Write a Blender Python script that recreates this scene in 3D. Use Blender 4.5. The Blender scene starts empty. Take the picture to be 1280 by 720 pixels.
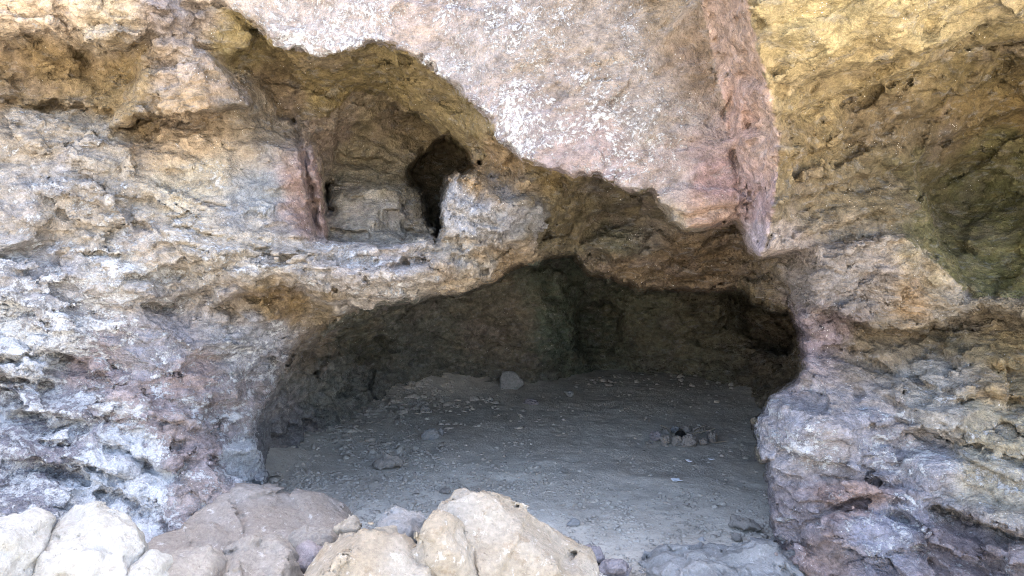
import bpy, math, random
import numpy as np
from mathutils import Vector

random.seed(7)
rng = np.random.default_rng(11)
scene = bpy.context.scene
R = math.radians

# ------------------------------------------------------------------ camera
F_PX = 967.0                       # focal length in pixels of the 1280 px wide photograph
PITCH = math.atan(80 / F_PX)
CAM = np.array([0.0, 0.0, 1.7])
cam_d = bpy.data.cameras.new('camera')
cam_d.sensor_width = 36
cam_d.lens = 36 * F_PX / 1280
cam_d.clip_start, cam_d.clip_end = 0.05, 500
cam = bpy.data.objects.new('camera', cam_d)
cam.location = CAM
cam.rotation_euler = (math.pi / 2 - PITCH, 0, 0)
scene.collection.objects.link(cam)
scene.camera = cam

# ------------------------------------------------------------------ light: open shade, sun behind the cliff
SUN_EL, SUN_AZ = R(72), R(12)      # azimuth measured from +Y towards +X
world = bpy.data.worlds.new('World')
scene.world = world
world.use_nodes = True
wn = world.node_tree.nodes
bg = wn['Background']
sky = wn.new('ShaderNodeTexSky')
sky.sky_type = 'NISHITA'
sky.sun_disc = False
sky.sun_elevation = SUN_EL
sky.sun_rotation = SUN_AZ
sky.air_density, sky.dust_density, sky.ozone_density = 1.0, 3.5, 0.4
world.node_tree.links.new(sky.outputs[0], bg.inputs[0])
bg.inputs[1].default_value = 0.15
sun_d = bpy.data.lights.new('sun', 'SUN')
sun_d.energy = 5.0
sun_d.angle = R(0.5)
sun_d.color = (1.0, 0.94, 0.84)
sun = bpy.data.objects.new('sun', sun_d)
sun_dir = Vector((math.sin(SUN_AZ) * math.cos(SUN_EL), math.cos(SUN_AZ) * math.cos(SUN_EL), math.sin(SUN_EL)))
sun.rotation_euler = sun_dir.to_track_quat('Z', 'Y').to_euler()
sun.location = (3, 30, 40)
scene.collection.objects.link(sun)

vs = scene.view_settings
vs.view_transform = 'Standard'
vs.look = 'None'
vs.gamma = 1.0
vs.use_curve_mapping = False
vs.exposure = 3.35
scene.cycles.pixel_filter_type = 'BLACKMAN_HARRIS'
scene.cycles.filter_width = 1.0
scene.cycles.max_bounces = 8
scene.cycles.diffuse_bounces = 5
scene.cycles.glossy_bounces = 2
scene.cycles.use_denoising = True
scene.cycles.denoiser = 'OPENIMAGEDENOISE'
scene.cycles.denoising_input_passes = 'RGB_ALBEDO_NORMAL'
scene.cycles.denoising_prefilter = 'NONE'
scene.cycles.use_adaptive_sampling = False
scene.cycles.sample_clamp_indirect = 8

# ------------------------------------------------------------------ numeric helpers
FWD = np.array([0, math.cos(PITCH), -math.sin(PITCH)])
UP = np.array([0, math.sin(PITCH), math.cos(PITCH)])

def to_view(P):
    q = P - CAM
    d = q @ FWD
    dd = np.maximum(d, 0.3)
    return 640 + F_PX * q[..., 0] / dd, 360 - F_PX * (q @ UP) / dd, d

def at(px, py, depth):
    """world point seen at photograph pixel (px,py) at this distance along the view axis"""
    return CAM + depth * FWD + np.array([(px - 640) / F_PX * depth, 0, 0]) + UP * ((360 - py) / F_PX * depth)

def on_ground(px, py, z=0.0):
    v = FWD + np.array([(px - 640) / F_PX, 0, 0]) + UP * ((360 - py) / F_PX)
    t = (z - CAM[2]) / v[2]
    return CAM + t * v

def sstep(a, b, x):
    t = np.clip((x - a) / (b - a), 0, 1)
    return t * t * (3 - 2 * t)

TAB = rng.random(1 << 16).astype(np.float32) * 2 - 1

def _h(ix, iy, iz, seed):
    h = ix * np.int32(73856093) ^ iy * np.int32(19349663) ^ iz * np.int32(83492791) ^ np.int32(seed * 2654435 & 0x7fffffff)
    h ^= h >> 13
    return (h * np.int32(1274126177) & np.int32(0x7fffffff)) >> 8 & 0xffff

def vnoise(x, y, z, seed=0):
    fx, fy, fz = np.floor(x), np.floor(y), np.floor(z)
    ix, iy, iz = fx.astype(np.int32), fy.astype(np.int32), fz.astype(np.int32)
    x = (x - fx).astype(np.float32); y = (y - fy).astype(np.float32); z = (z - fz).astype(np.float32)
    u, v, w = (t * t * t * (t * (t * 6 - 15) + 10) for t in (x, y, z))
    g = lambda a, b, c: TAB[_h(ix + a, iy + b, iz + c, seed)]
    l = lambda p, q, t: p + (q - p) * t
    return l(l(l(g(0, 0, 0), g(1, 0, 0), u), l(g(0, 1, 0), g(1, 1, 0), u), v),
             l(l(g(0, 0, 1), g(1, 0, 1), u), l(g(0, 1, 1), g(1, 1, 1), u), v), w)

def fbm(x, y, z, octaves=4, seed=0, gain=0.5, ridged=False):
    s = 0; a = 1.0; n = 0
    for o in range(octaves):
        f = 2.03 ** o
        v = vnoise(x * f + o * 17.3, y * f - o * 9.1, z * f + o * 5.7, seed + o)
        if ridged: v = 1 - 2 * np.abs(v)
        s = s + a * v; n += a; a *= gain
    return s / n

def facets(x, y, z, seed=0, tilt=0.7):
    """Voronoi blocks: each cell is a plane with its own offset and tilt (-1..1); second value: distance to the block's joint"""
    fx, fy, fz = np.floor(x), np.floor(y), np.floor(z)
    ix, iy, iz = fx.astype(np.int32), fy.astype(np.int32), fz.astype(np.int32)
    x = (x - fx).astype(np.float32); y = (y - fy).astype(np.float32); z = (z - fz).astype(np.float32)
    best = np.full(x.shape, 99, np.float32); sec = best.copy(); val = np.zeros_like(best)
    for a in (-1, 0, 1):
        for b in (-1, 0, 1):
            for c in (-1, 0, 1):
                k = _h(ix + a, iy + b, iz + c, seed)
                jx = a + .5 + .45 * TAB[k] - x
                jy = b + .5 + .45 * TAB[(k * 7 + 13) & 0xffff] - y
                jz = c + .5 + .45 * TAB[(k * 11 + 29) & 0xffff] - z
                d = jx * jx + jy * jy + jz * jz
                v = TAB[(k * 3 + 5) & 0xffff] * .6 + tilt * (TAB[(k * 5 + 1) & 0xffff] * jx + TAB[(k * 13 + 3) & 0xffff] * jy + TAB[(k * 17 + 7) & 0xffff] * jz)
                m = d < best
                sec = np.where(m, best, np.minimum(sec, d))
                val = np.where(m, v, val)
                best = np.where(m, d, best)
    return val, np.sqrt(sec) - np.sqrt(best)

def tps(pts, X, Y):
    p = np.array(pts, float)
    n = len(p)
    sc = 1000.0
    xy = p[:, :2] / sc
    r2 = ((xy[:, None] - xy[None]) ** 2).sum(-1)
    K = 0.5 * r2 * np.log(r2 + 1e-12) + np.eye(n) * 2e-5
    A = np.zeros((n + 3, n + 3))
    A[:n, :n] = K; A[:n, n] = 1; A[:n, n + 1:] = xy; A[n, :n] = 1; A[n + 1:, :n] = xy.T
    w = np.linalg.solve(A, np.concatenate([p[:, 2], [0, 0, 0]]))
    out = w[n] + w[n + 1] * X / sc + w[n + 2] * Y / sc
    for i in range(n):
        r = (X / sc - xy[i, 0]) ** 2 + (Y / sc - xy[i, 1]) ** 2
        out = out + w[i] * 0.5 * r * np.log(r + 1e-12)
    return np.clip(out, p[:, 2].min() - .15, p[:, 2].max() + .15)

def poly_sd(poly, X, Y):
    """signed distance to a polygon, positive inside"""
    P = np.array(poly, float); Q = np.roll(P, -1, 0)
    d = np.full(X.shape, 1e9); ins = np.zeros(X.shape, bool)
    for (x0, y0), (x1, y1) in zip(P, Q):
        ex, ey = x1 - x0, y1 - y0
        t = np.clip(((X - x0) * ex + (Y - y0) * ey) / (ex * ex + ey * ey + 1e-9), 0, 1)
        d = np.minimum(d, (X - x0 - t * ex) ** 2 + (Y - y0 - t * ey) ** 2)
        c = (y0 > Y) != (y1 > Y)
        ins ^= c & (X < ex * (Y - y0) / (ey if abs(ey) > 1e-9 else 1e-9) + x0)
    d = np.sqrt(d)
    return np.where(ins, d, -d)

def line_d(pts, X, Y):
    d = np.full(X.shape, 1e9)
    for (x0, y0), (x1, y1) in zip(pts[:-1], pts[1:]):
        ex, ey = x1 - x0, y1 - y0
        t = np.clip(((X - x0) * ex + (Y - y0) * ey) / (ex * ex + ey * ey), 0, 1)
        d = np.minimum(d, (X - x0 - t * ex) ** 2 + (Y - y0 - t * ey) ** 2)
    return np.sqrt(d)

def surface_nets(Fv, org, h):
    """quads of the zero level of a sampled field"""
    S = Fv > 0
    nx, ny, nz = Fv.shape
    c = S[:-1, :-1, :-1]
    allv = c.copy(); anyv = c.copy()
    for a in (0, 1):
        for b in (0, 1):
            for d in (0, 1):
                if a + b + d:
                    s = S[a:nx - 1 + a, b:ny - 1 + b, d:nz - 1 + d]
                    allv &= s; anyv |= s
    act = anyv & ~allv
    idx = np.full(act.shape, -1, np.int32)
    ci = np.argwhere(act)
    idx[act] = np.arange(len(ci))
    i, j, k = ci.T
    acc = np.zeros((len(ci), 3), np.float32); cnt = np.zeros(len(ci), np.float32)
    corners = [(a, b, d) for a in (0, 1) for b in (0, 1) for d in (0, 1)]
    vals = {q: Fv[i + q[0], j + q[1], k + q[2]] for q in corners}
    for q in corners:
        for ax in range(3):
            if q[ax] == 0:
                r = list(q); r[ax] = 1; r = tuple(r)
                v0, v1 = vals[q], vals[r]
                m = (v0 > 0) != (v1 > 0)
                t = np.where(m, v0 / np.where(m, v0 - v1, 1), 0)
                for e in range(3):
                    acc[:, e] += np.where(m, q[e] + (t if e == ax else 0), 0)
                cnt += m
    verts = (ci + acc / np.maximum(cnt, 1)[:, None]) * h + np.array(org)
    faces = []
    for ax in range(3):
        sl0 = [slice(1, -1)] * 3; sl1 = [slice(1, -1)] * 3
        sl0[ax] = slice(0, -1); sl1[ax] = slice(1, None)
        A, B = S[tuple(sl0)], S[tuple(sl1)]
        e = np.argwhere(A != B)
        base = e.copy()
        o1, o2 = [(1, 2), (2, 0), (0, 1)][ax]
        for q in (0, 1, 2):
            if q != ax: base[:, q] += 1
        def cell(d1, d2):
            c = base.copy(); c[:, o1] -= d1; c[:, o2] -= d2
            return idx[c[:, 0], c[:, 1], c[:, 2]]
        quad = np.stack([cell(1, 1), cell(0, 1), cell(0, 0), cell(1, 0)], 1)
        flip = B[tuple(e.T)]          # field positive = air
        quad[~flip] = quad[~flip][:, ::-1]
        faces.append(quad[:, ::-1])
    faces = np.concatenate(faces)
    faces = faces[(faces >= 0).all(1)]
    return verts, faces

def mesh_obj(name, verts, faces, mat, parent=None, smooth=True):
    faces = np.asarray(faces); verts = np.asarray(verts, np.float32)
    k = faces.shape[1]
    me = bpy.data.meshes.new(name)
    me.vertices.add(len(verts)); me.vertices.foreach_set('co', verts.ravel())
    me.loops.add(faces.size); me.loops.foreach_set('vertex_index', faces.ravel().astype(np.int32))
    me.polygons.add(len(faces))
    me.polygons.foreach_set('loop_start', np.arange(0, faces.size, k, dtype=np.int32))
    me.update(calc_edges=True)
    me.validate()
    if smooth: me.polygons.foreach_set('use_smooth', np.ones(len(me.polygons), bool))
    me.materials.append(mat)
    o = bpy.data.objects.new(name, me)
    scene.collection.objects.link(o)
    if parent: o.parent = parent
    return o

def paint(o, name, data):
    a = o.data.attributes.new(name, 'FLOAT_COLOR', 'POINT')
    a.data.foreach_set('color', np.ascontiguousarray(data, np.float32).ravel())

def lin(c):
    c = np.asarray(c, float) / 255
    return np.where(c < .04045, c / 12.92, ((c + .055) / 1.055) ** 2.4)

def tag(o, label=None, cat=None, group=None, kind=None):
    if label: o['label'] = label
    if cat: o['category'] = cat
    if group: o['group'] = group
    if kind: o['kind'] = kind
    return o

# ------------------------------------------------------------------ materials
class NT:
    def __init__(self, name):
        self.m = bpy.data.materials.new(name); self.m.use_nodes = True
        self.t = self.m.node_tree; self.n = self.t.nodes; self.l = self.t.links
        self.b = self.n['Principled BSDF']; self.out = self.n['Material Output']
        self.geo = self.n.new('ShaderNodeTexCoord').outputs['Object']
    def link(self, a, b): self.l.new(a, b)
    def val(self, sock, v):
        if hasattr(v, 'is_linked') or hasattr(v, 'links'): self.l.new(v, sock)
        else: sock.default_value = v
    def mapping(self, scale=(1, 1, 1), rot=(0, 0, 0), src=None):
        m = self.n.new('ShaderNodeMapping'); m.inputs['Scale'].default_value = scale; m.inputs['Rotation'].default_value = rot
        self.l.new(src or self.geo, m.inputs['Vector']); return m.outputs[0]
    def noise(self, vec, scale, detail=4, rough=.55, dist=0, typ='FBM', lac=2.0, color=False):
        m = self.n.new('ShaderNodeTexNoise'); m.noise_type = typ
        m.inputs['Scale'].default_value = scale; m.inputs['Detail'].default_value = detail
        m.inputs['Roughness'].default_value = rough; m.inputs['Distortion'].default_value = dist; m.inputs['Lacunarity'].default_value = lac
        if typ != 'FBM': m.normalize = True
        self.l.new(vec, m.inputs['Vector']); return m.outputs['Color' if color else 'Fac']
    def voro(self, vec, scale, feature='F1', rnd=1.0, out='Distance'):
        m = self.n.new('ShaderNodeTexVoronoi'); m.feature = feature
        m.inputs['Scale'].default_value = scale; m.inputs['Randomness'].default_value = rnd
        self.l.new(vec, m.inputs['Vector']); return m.outputs[out]
    def ramp(self, v, a, b, lo=0.0, hi=1.0, smooth=True):
        m = self.n.new('ShaderNodeMapRange'); m.interpolation_type = 'SMOOTHSTEP' if smooth else 'LINEAR'
        self.val(m.inputs['Value'], v)
        for i, q in zip(('From Min', 'From Max', 'To Min', 'To Max'), (a, b, lo, hi)): self.val(m.inputs[i], q)
        return m.outputs['Result']
    def math(self, op, a, b=0.0, c=None):
        m = self.n.new('ShaderNodeMath'); m.operation = op
        self.val(m.inputs[0], a); self.val(m.inputs[1], b)
        if c is not None: self.val(m.inputs[2], c)
        return m.outputs[0]
    def vadd(self, a, b, s):
        m = self.n.new('ShaderNodeVectorMath'); m.operation = 'MULTIPLY_ADD'
        self.l.new(b, m.inputs[0]); m.inputs[1].default_value = (s, s, s); self.l.new(a, m.inputs[2]); return m.outputs[0]
    def mix(self, f, a, b, typ='MIX'):
        m = self.n.new('ShaderNodeMix'); m.data_type = 'RGBA'; m.blend_type = typ; m.clamp_factor = True
        self.val(m.inputs[0], f)
        for s, v in ((m.inputs[6], a), (m.inputs[7], b)):
            if isinstance(v, (tuple, list, np.ndarray)): s.default_value = (*[float(q) for q in v[:3]], 1)
            else: self.l.new(v, s)
        return m.outputs[2]
    def attr(self, name):
        m = self.n.new('ShaderNodeAttribute'); m.attribute_name = name; return m.outputs
    def finish(self, color, rough=.9, bump=None, bstr=.5, bdist=.02, spec=.25):
        self.val(self.b.inputs['Base Color'], color); self.val(self.b.inputs['Roughness'], rough)
        self.b.inputs['Specular IOR Level'].default_value = spec
        if bump is not None:
            b = self.n.new('ShaderNodeBump'); b.inputs['Strength'].default_value = bstr; b.inputs['Distance'].default_value = bdist
            self.l.new(bump, b.inputs['Height']); self.l.new(b.outputs[0], self.b.inputs['Normal'])
        return self.m
    def displace(self, h, scale=1.0):
        d = self.n.new('ShaderNodeDisplacement'); d.inputs['Midlevel'].default_value = 0; d.inputs['Scale'].default_value = scale
        self.l.new(h, d.inputs['Height']); self.l.new(d.outputs[0], self.out.inputs['Displacement'])
        self.m.displacement_method = 'DISPLACEMENT'

def cliff_material():
    k = NT('cliff_rock')
    tint = k.attr('tint'); zone = k.attr('zone')     # zone: R crust, G strata tilt weight, B roughness of relief
    sep = k.n.new('ShaderNodeSeparateColor'); k.link(zone['Color'], sep.inputs[0])
    crust_amt, tiltw, relief = sep.outputs
    warp = k.noise(k.geo, 3.0, 3, color=True)
    g = k.vadd(k.geo, warp, .12)
    # bedding aligned coordinates: left dips right, right side rises right
    la = k.mapping((1.0, .9, 2.3), (0, R(12), 0), g)
    lb = k.mapping((1.0, .9, 2.8), (0, R(-24), 0), g)
    mixv = k.n.new('ShaderNodeMix'); mixv.data_type = 'VECTOR'
    k.link(tiltw, mixv.inputs[0]); k.link(la, mixv.inputs[4]); k.link(lb, mixv.inputs[5])
    bed = mixv.outputs[1]
    strata = k.noise(bed, 5.5, 7, .62, .3)
    strata2 = k.noise(bed, 17, 5, .6, .4)
    jag = k.vadd(bed, k.noise(g, 22, 3, .6, color=True), .05)
    pl1 = k.voro(jag, 7.0, 'F1', out='Color'); pl2 = k.voro(jag, 17.0, 'F1', out='Color')
    joint = k.voro(bed, 5.0, 'DISTANCE_TO_EDGE')
    cell = k.voro(bed, 5.0, 'F1', out='Color')
    fine = k.noise(g, 34, 6, .62)
    lump = k.noise(g, 9, 5, .55)
    # displacement in metres
    h = k.math('MULTIPLY', k.math('SUBTRACT', strata, .5), .036)
    h = k.math('ADD', h, k.math('MULTIPLY', k.math('SUBTRACT', strata2, .5), .014))
    h = k.math('ADD', h, k.math('MULTIPLY', k.math('SUBTRACT', pl1, .5), .026))
    h = k.math('ADD', h, k.math('MULTIPLY', k.math('SUBTRACT', pl2, .5), .010))
    crack = k.ramp(joint, 0, .05, -1, 0)
    cmask = k.ramp(k.noise(k.geo, 2.1, 2), .5, .62)
    h = k.math('ADD', h, k.math('MULTIPLY', k.math('MULTIPLY', crack, cmask), .014))
    h = k.math('MULTIPLY', h, relief)
    h = k.math('ADD', h, k.math('MULTIPLY', k.math('SUBTRACT', fine, .5), .009))
    h = k.math('ADD', h, k.math('MULTIPLY', k.math('SUBTRACT', lump, .5), .012))
    # colour
    big = k.noise(k.geo, 2.6, 5, .6, .4)
    mid = k.noise(bed, 6.5, 6, .65, .5)
    col = tint['Color']
    col = k.mix(k.ramp(mid, .42, .72, 0, .6), col, k.mix(.36, col, (.29, .21, .125), 'MIX'))
    col = k.mix(k.ramp(big, .5, .68, 0, .55), col, k.mix(.4, col, (.20, .16, .17)))
    col = k.mix(k.ramp(k.noise(bed, 9, 6, .7), .52, .66, 0, .6), col, k.mix(.5, col, (.25, .26, .28)))
    vm = k.n.new('ShaderNodeHueSaturation')
    k.link(k.ramp(k.noise(g, 15, 6, .8), .28, .72, .5, 1.5), vm.inputs['Value']); k.link(col, vm.inputs['Color'])
    col = vm.outputs[0]
    # white mineral and lichen crust
    gran = k.ramp(relief, .75, .4)
    cn = k.math('ADD', k.math('MULTIPLY', k.noise(bed, 4.6, 5, .68, .2), .45), k.math('MULTIPLY', k.noise(g, 26, 5, .78), .55))
    cnf = k.math('ADD', k.math('MULTIPLY', k.noise(g, 5, 4, .65), .4), k.math('MULTIPLY', k.noise(g, 52, 4, .75), .6))
    cn = k.math('ADD', k.math('MULTIPLY', cn, k.math('SUBTRACT', 1, gran)), k.math('MULTIPLY', cnf, gran))
    thr = k.ramp(crust_amt, 0, 1, .70, .36, smooth=False)
    cm = k.ramp(cn, k.math('SUBTRACT', thr, .015), k.math('ADD', thr, .055))
    cm = k.math('MULTIPLY', cm, k.ramp(k.noise(g, 70, 4, .7), .3, .5, .45, 1))
    cm = k.math('MULTIPLY', cm, k.ramp(crust_amt, .0, .12))
    crustc = k.mix(k.noise(g, 6, 3), (.49, .48, .46), (.66, .66, .68))
    col = k.mix(k.math('MULTIPLY', cm, .88), col, crustc)
    vg = k.n.new('ShaderNodeHueSaturation'); k.link(k.ramp(k.noise(g, 95, 4, .8), .3, .7, .82, 1.18), vg.inputs['Value']); k.link(col, vg.inputs['Color']); col = vg.outputs[0]
    # dark pits and bright grains
    col = k.mix(k.ramp(k.noise(g, 55, 5, .7), .62, .72, 0, .36), col, (.06, .052, .045))
    sp = k.voro(g, 60, 'F1')
    col = k.mix(k.math('MULTIPLY', k.ramp(sp, .16, .1), k.ramp(k.noise(g, 9, 3), .56, .62)), col, (.72, .70, .66))
    k.displace(h)
    hb = k.math('ADD', k.noise(g, 48, 6, .72), k.math('MULTIPLY', cm, .25))
    return k.finish(col, .92, hb, 1.0, .03, .2)

M_CLIFF = cliff_material()

# ------------------------------------------------------------------ the cliff: distance of its face from the camera station
ST = 2
GX0, GY0, GX1, GY1 = -600, -420, 1880, 1060
gx = np.arange(GX0, GX1 + 1, ST, dtype=float); gy = np.arange(GY0, GY1 + 1, ST, dtype=float)
PX, PY = np.meshgrid(gx, gy)                       # [row, col]
zz = np.zeros_like(PX)
wob = 5.0 * fbm(PX / 42, PY / 42, zz, 3, 3) + 3.0 * fbm(PX / 12, PY / 12, zz, 2, 9)
wob2 = 5.0 * fbm(PX / 42, PY / 42, zz + 8, 3, 5) + 3.0 * fbm(PX / 12, PY / 12, zz + 5, 2, 7)
jx, _ = facets(PX / 24, PY / 24, zz, 401); jy, _ = facets(PX / 24, PY / 24, zz, 402)
jx2, _ = facets(PX / 10, PY / 10, zz, 403)
wob = .45 * wob + 5.5 * jx + 2.5 * jx2; wob2 = .45 * wob2 + 5.5 * jy - 2.5 * jx2
QX, QY = PX + wob, PY + wob2                       # rough outlines

base_pts = [
 (-600,-400,3.4),(-600,300,3.3),(-600,1000,2.9),(-300,-200,3.8),(-300,300,3.7),(-300,700,3.3),
 (0,-300,4.35),(200,-300,4.3),(0,-100,4.1),(200,-100,4.05),(0,20,3.86),(120,10,3.88),(0,90,4.26),(100,95,4.32),(170,95,4.28),(200,60,4.02),(235,110,3.98),(300,120,4.15),
 (0,160,4.12),(120,165,4.2),(200,180,4.2),(270,170,4.28),(330,175,4.35),
 (0,260,4.0),(120,260,4.08),(250,260,4.15),(350,260,4.28),(392,285,4.38),(385,200,4.42),
 (0,340,3.95),(150,330,3.98),(300,340,3.98),(400,345,4.04),
 (0,430,3.98),(150,430,4.1),(260,420,4.22),(340,420,4.45),(400,410,4.8),
 (0,530,3.83),(150,540,3.93),(260,540,4.15),(310,500,4.5),(322,560,4.6),
 (0,640,3.6),(150,640,3.72),(280,620,4.0),(325,600,4.5),
 (0,800,3.3),(300,800,3.6),(0,1100,3.0),
 (300,50,4.42),(300,90,4.5),(340,105,4.66),(350,70,4.5),(320,150,4.45),
 (400,80,4.5),(400,120,4.85),(470,70,4.45),(470,110,5.0),(540,105,4.45),(515,140,5.0),(560,165,4.95),(600,165,4.25),(592,204,4.75),
 (420,318,4.16),(480,320,4.2),(540,312,4.28),(420,350,4.04),(480,352,4.08),(540,340,4.16),(600,328,4.24),(420,379,4.2),(480,373,4.22),(560,364,4.34),
 (585,235,4.35),(600,270,4.25),(650,265,4.35),(640,205,4.42),(690,235,4.5),(600,312,4.3),(650,310,4.5),(700,290,4.75),(700,316,4.95),(640,335,4.8),
 (700,238,4.62),(760,250,4.95),(735,290,5.05),(800,285,5.0),(760,335,5.3),(800,357,5.35),(860,310,5.05),(870,362,5.35),(930,300,4.85),(945,365,5.1),(978,385,4.6),
 (700,100,4.5),(700,-100,4.4),(820,100,4.2),(600,-300,4.4),(905,100,3.84),(920,200,3.86),(888,0,3.74),
 (1000,345,3.95),(1000,400,4.0),(1008,460,4.12),(1080,350,3.95),(1150,350,4.0),(1230,375,4.02),(1280,380,3.92),
 (1050,430,4.12),(1100,440,4.16),(1200,430,4.15),(1280,440,4.0),
 (955,520,3.98),(1020,500,3.9),(1100,500,3.95),(1200,500,3.88),(1280,500,3.72),
 (948,560,3.88),(1030,580,3.7),(1130,600,3.68),(1230,600,3.58),
 (970,690,3.88),(1010,690,3.65),(1130,700,3.5),(1280,700,3.3),(1000,900,3.6),(1280,900,3.0),
 (1600,300,3.4),(1600,700,2.9),(1600,-100,3.1),(1200,-300,3.3),(1900,300,3.0),
]
slab_poly = [(228,-600),(225,5),(262,6),(300,15),(325,40),(345,55),(400,70),(440,62),(470,52),(510,65),(540,88),(570,110),(598,140),(615,155),
 (625,178),(642,192),(665,203),(688,211),(714,222),(746,219),(772,231),(786,240),(812,236),(821,252),(836,275),(863,290),
 (894,285),(925,274),(918,200),(905,130),(890,60),(872,-20),(840,-600)]
slab_pts = [(230,0,3.98),(400,40,4.05),(350,-50,3.98),(500,30,3.98),(600,130,3.95),(640,180,3.9),(700,200,3.82),(780,220,3.78),(860,280,3.72),
 (920,260,3.8),(500,-300,4.2),(700,0,3.97),(800,0,3.88),(880,0,3.8),(700,100,3.9),(850,120,3.82),(900,200,3.8),(900,120,3.84),(300,-500,4.2),(800,-500,4.1)]
over_poly = [(830,-700),(868,-20),(888,60),(903,130),(914,200),(924,270),(934,305),(950,322),(985,316),(1060,302),(1130,292),(1175,330),(1215,372),
 (1280,372),(1500,420),(2500,420),(2500,-700)]
over_pts = [(900,-400,2.3),(925,-20,2.72),(945,60,2.92),(965,130,3.16),(974,180,3.30),(970,240,3.42),(957,300,3.55),(950,318,3.6),
 (1050,-20,2.68),(1150,-20,2.68),(1280,-20,2.78),(1050,60,2.95),(1050,100,3.2),(1150,60,3.0),(1150,90,3.35),(1280,20,3.1),(1050,160,3.6),(1050,215,3.85),(1120,165,4.0),(1140,215,4.15),
 (1000,260,3.72),(1050,275,3.9),(1130,285,4.05),(1000,305,3.78),(1060,300,3.92),(1250,100,4.2),(1200,130,4.15),(1280,130,4.35),(1200,350,4.08),(1280,360,4.02),(1500,380,3.6),
 (1100,-300,2.3),(1600,-300,2.4),(1600,100,3.6),(1900,200,3.2)]
rib_poly = [(870,-700),(868,-20),(888,60),(903,130),(914,200),(924,270),(934,305),(950,321),(958,300),(970,240),(974,180),(965,130),(946,60),(930,-20),(910,-700)]
holl_poly = [(1140,208),(1156,184),(1185,168),(1230,152),(1280,138),(1500,80),(1600,300),(1500,400),(1320,372),(1240,368),(1200,345),(1175,305),(1158,265),(1150,235)]
holl_pts = [(1145,200,4.6),(1190,180,4.7),(1160,250,5.1),(1200,250,5.25),(1280,200,4.85),(1280,270,4.8),(1180,310,4.6),(1240,350,4.3),(1320,350,4.05),(1450,250,4.3)]
upper_poly = [(412,302),(405,270),(402,230),(396,200),(388,170),(380,152),(412,147),(441,116),(477,115),(513,141),(562,173),(594,205),(575,212),(556,222),
 (549,240),(552,262),(556,283),(542,296),(520,304),(470,307),(440,304)]
upper_pts = [(392,200,5.15),(430,165,5.4),(480,145,5.5),(505,190,5.7),(430,220,5.35),(490,225,5.5),(520,180,5.9),(440,240,5.15),(440,262,4.92),(490,262,4.92),
 (525,255,5.05),(418,296,4.75),(480,303,4.55),(535,298,4.6),(560,200,5.6),(412,150,5.0)]
hole_poly = [(510,214),(522,198),(540,183),(562,168),(600,205),(562,226),(556,262),(556,290),(545,300),(539,278),(535,256),(527,240),(514,230)]
lower_poly = [(300,760),(318,640),(332,596),(319,548),(325,512),(345,482),(366,442),(396,416),(430,396),(470,380),(520,373),(575,366),(620,346),(680,323),(716,320),
 (735,346),(760,348),(775,353),(800,362),(850,364),(930,362),(945,380),(985,388),(1000,432),(1006,462),(990,480),(965,495),(944,530),(950,562),(958,600),(965,650),(972,700),(990,760)]
lower_pts = [(300,700,4.8),(318,600,5.0),(318,545,5.0),(328,510,5.15),(348,482,5.25),(370,443,5.3),(398,418,5.35),(435,402,5.4),(345,560,5.5),(355,510,5.7),(375,480,5.95),(400,450,6.1),(440,418,6.4),(400,540,6.2),(440,470,7.0),(470,430,7.3),(520,430,7.8),(570,430,7.9),(610,400,7.7),(622,440,8.0),(640,380,7.6),(700,400,7.9),(690,440,8.1),
 (716,360,8.4),(728,400,8.8),(745,410,9.2),(768,400,8.9),(790,400,8.5),(820,420,8.5),(880,420,8.5),(930,430,8.4),(955,395,9.0),(960,440,8.0),(990,450,7.2),(1000,440,7.0),
 (560,360,7.6),(900,370,8.0),(800,370,8.2),(640,340,7.5),(500,700,8.5),(800,700,8.6),(1000,700,6.5),(960,560,6.8)]

def ga2(X, Y, x, y, a, b): return np.exp(-((X - x) / a) ** 2 - ((Y - y) / b) ** 2)

def layer(D, poly, pts, soft):
    p = np.array(poly, float)
    a, b = np.searchsorted(gx, [p[:, 0].min() - 40, p[:, 0].max() + 40]); c, d = np.searchsorted(gy, [p[:, 1].min() - 40, p[:, 1].max() + 40])
    q = np.s_[c:d, a:b]
    w = sstep(-soft, soft, poly_sd(poly, QX[q], QY[q]))
    D = D.copy()
    D[q] += (tps(pts, PX[q], PY[q]) - D[q]) * w
    return D

def ledge(D, pts, front, back, wu=22, wd=26, soft=2.5):
    back = back * 2.1; wd = wd * 1.15
    p = np.array(pts, float)
    ly = np.interp(QX, p[:, 0], p[:, 1])
    L = p[-1, 0] - p[0, 0]
    fade = min(30, L * .25)
    env = sstep(p[0, 0] - fade * .3, p[0, 0] + fade, QX) * (1 - sstep(p[-1, 0] - fade, p[-1, 0] + fade * .3, QX))
    s = QY - ly
    up = -front * np.exp(-(np.minimum(s, 0) / wu) ** 2)
    dn = back * np.exp(-(np.maximum(s, 0) / wd) ** 1.4)
    t = sstep(-soft, soft, s)
    return D + env * (up * (1 - t) + dn * t)

def groove(D, pts, depth, width):
    return D + depth * np.exp(-(line_d(pts, QX, QY) / width) ** 2)

def bump(D, x, y, rx, ry, amp, ang=0):
    c, s = math.cos(R(ang)), math.sin(R(ang))
    u = ((QX - x) * c + (QY - y) * s) / rx; v = (-(QX - x) * s + (QY - y) * c) / ry
    return D - amp * np.clip(1 - (u * u + v * v), 0, 1) ** .8

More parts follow.
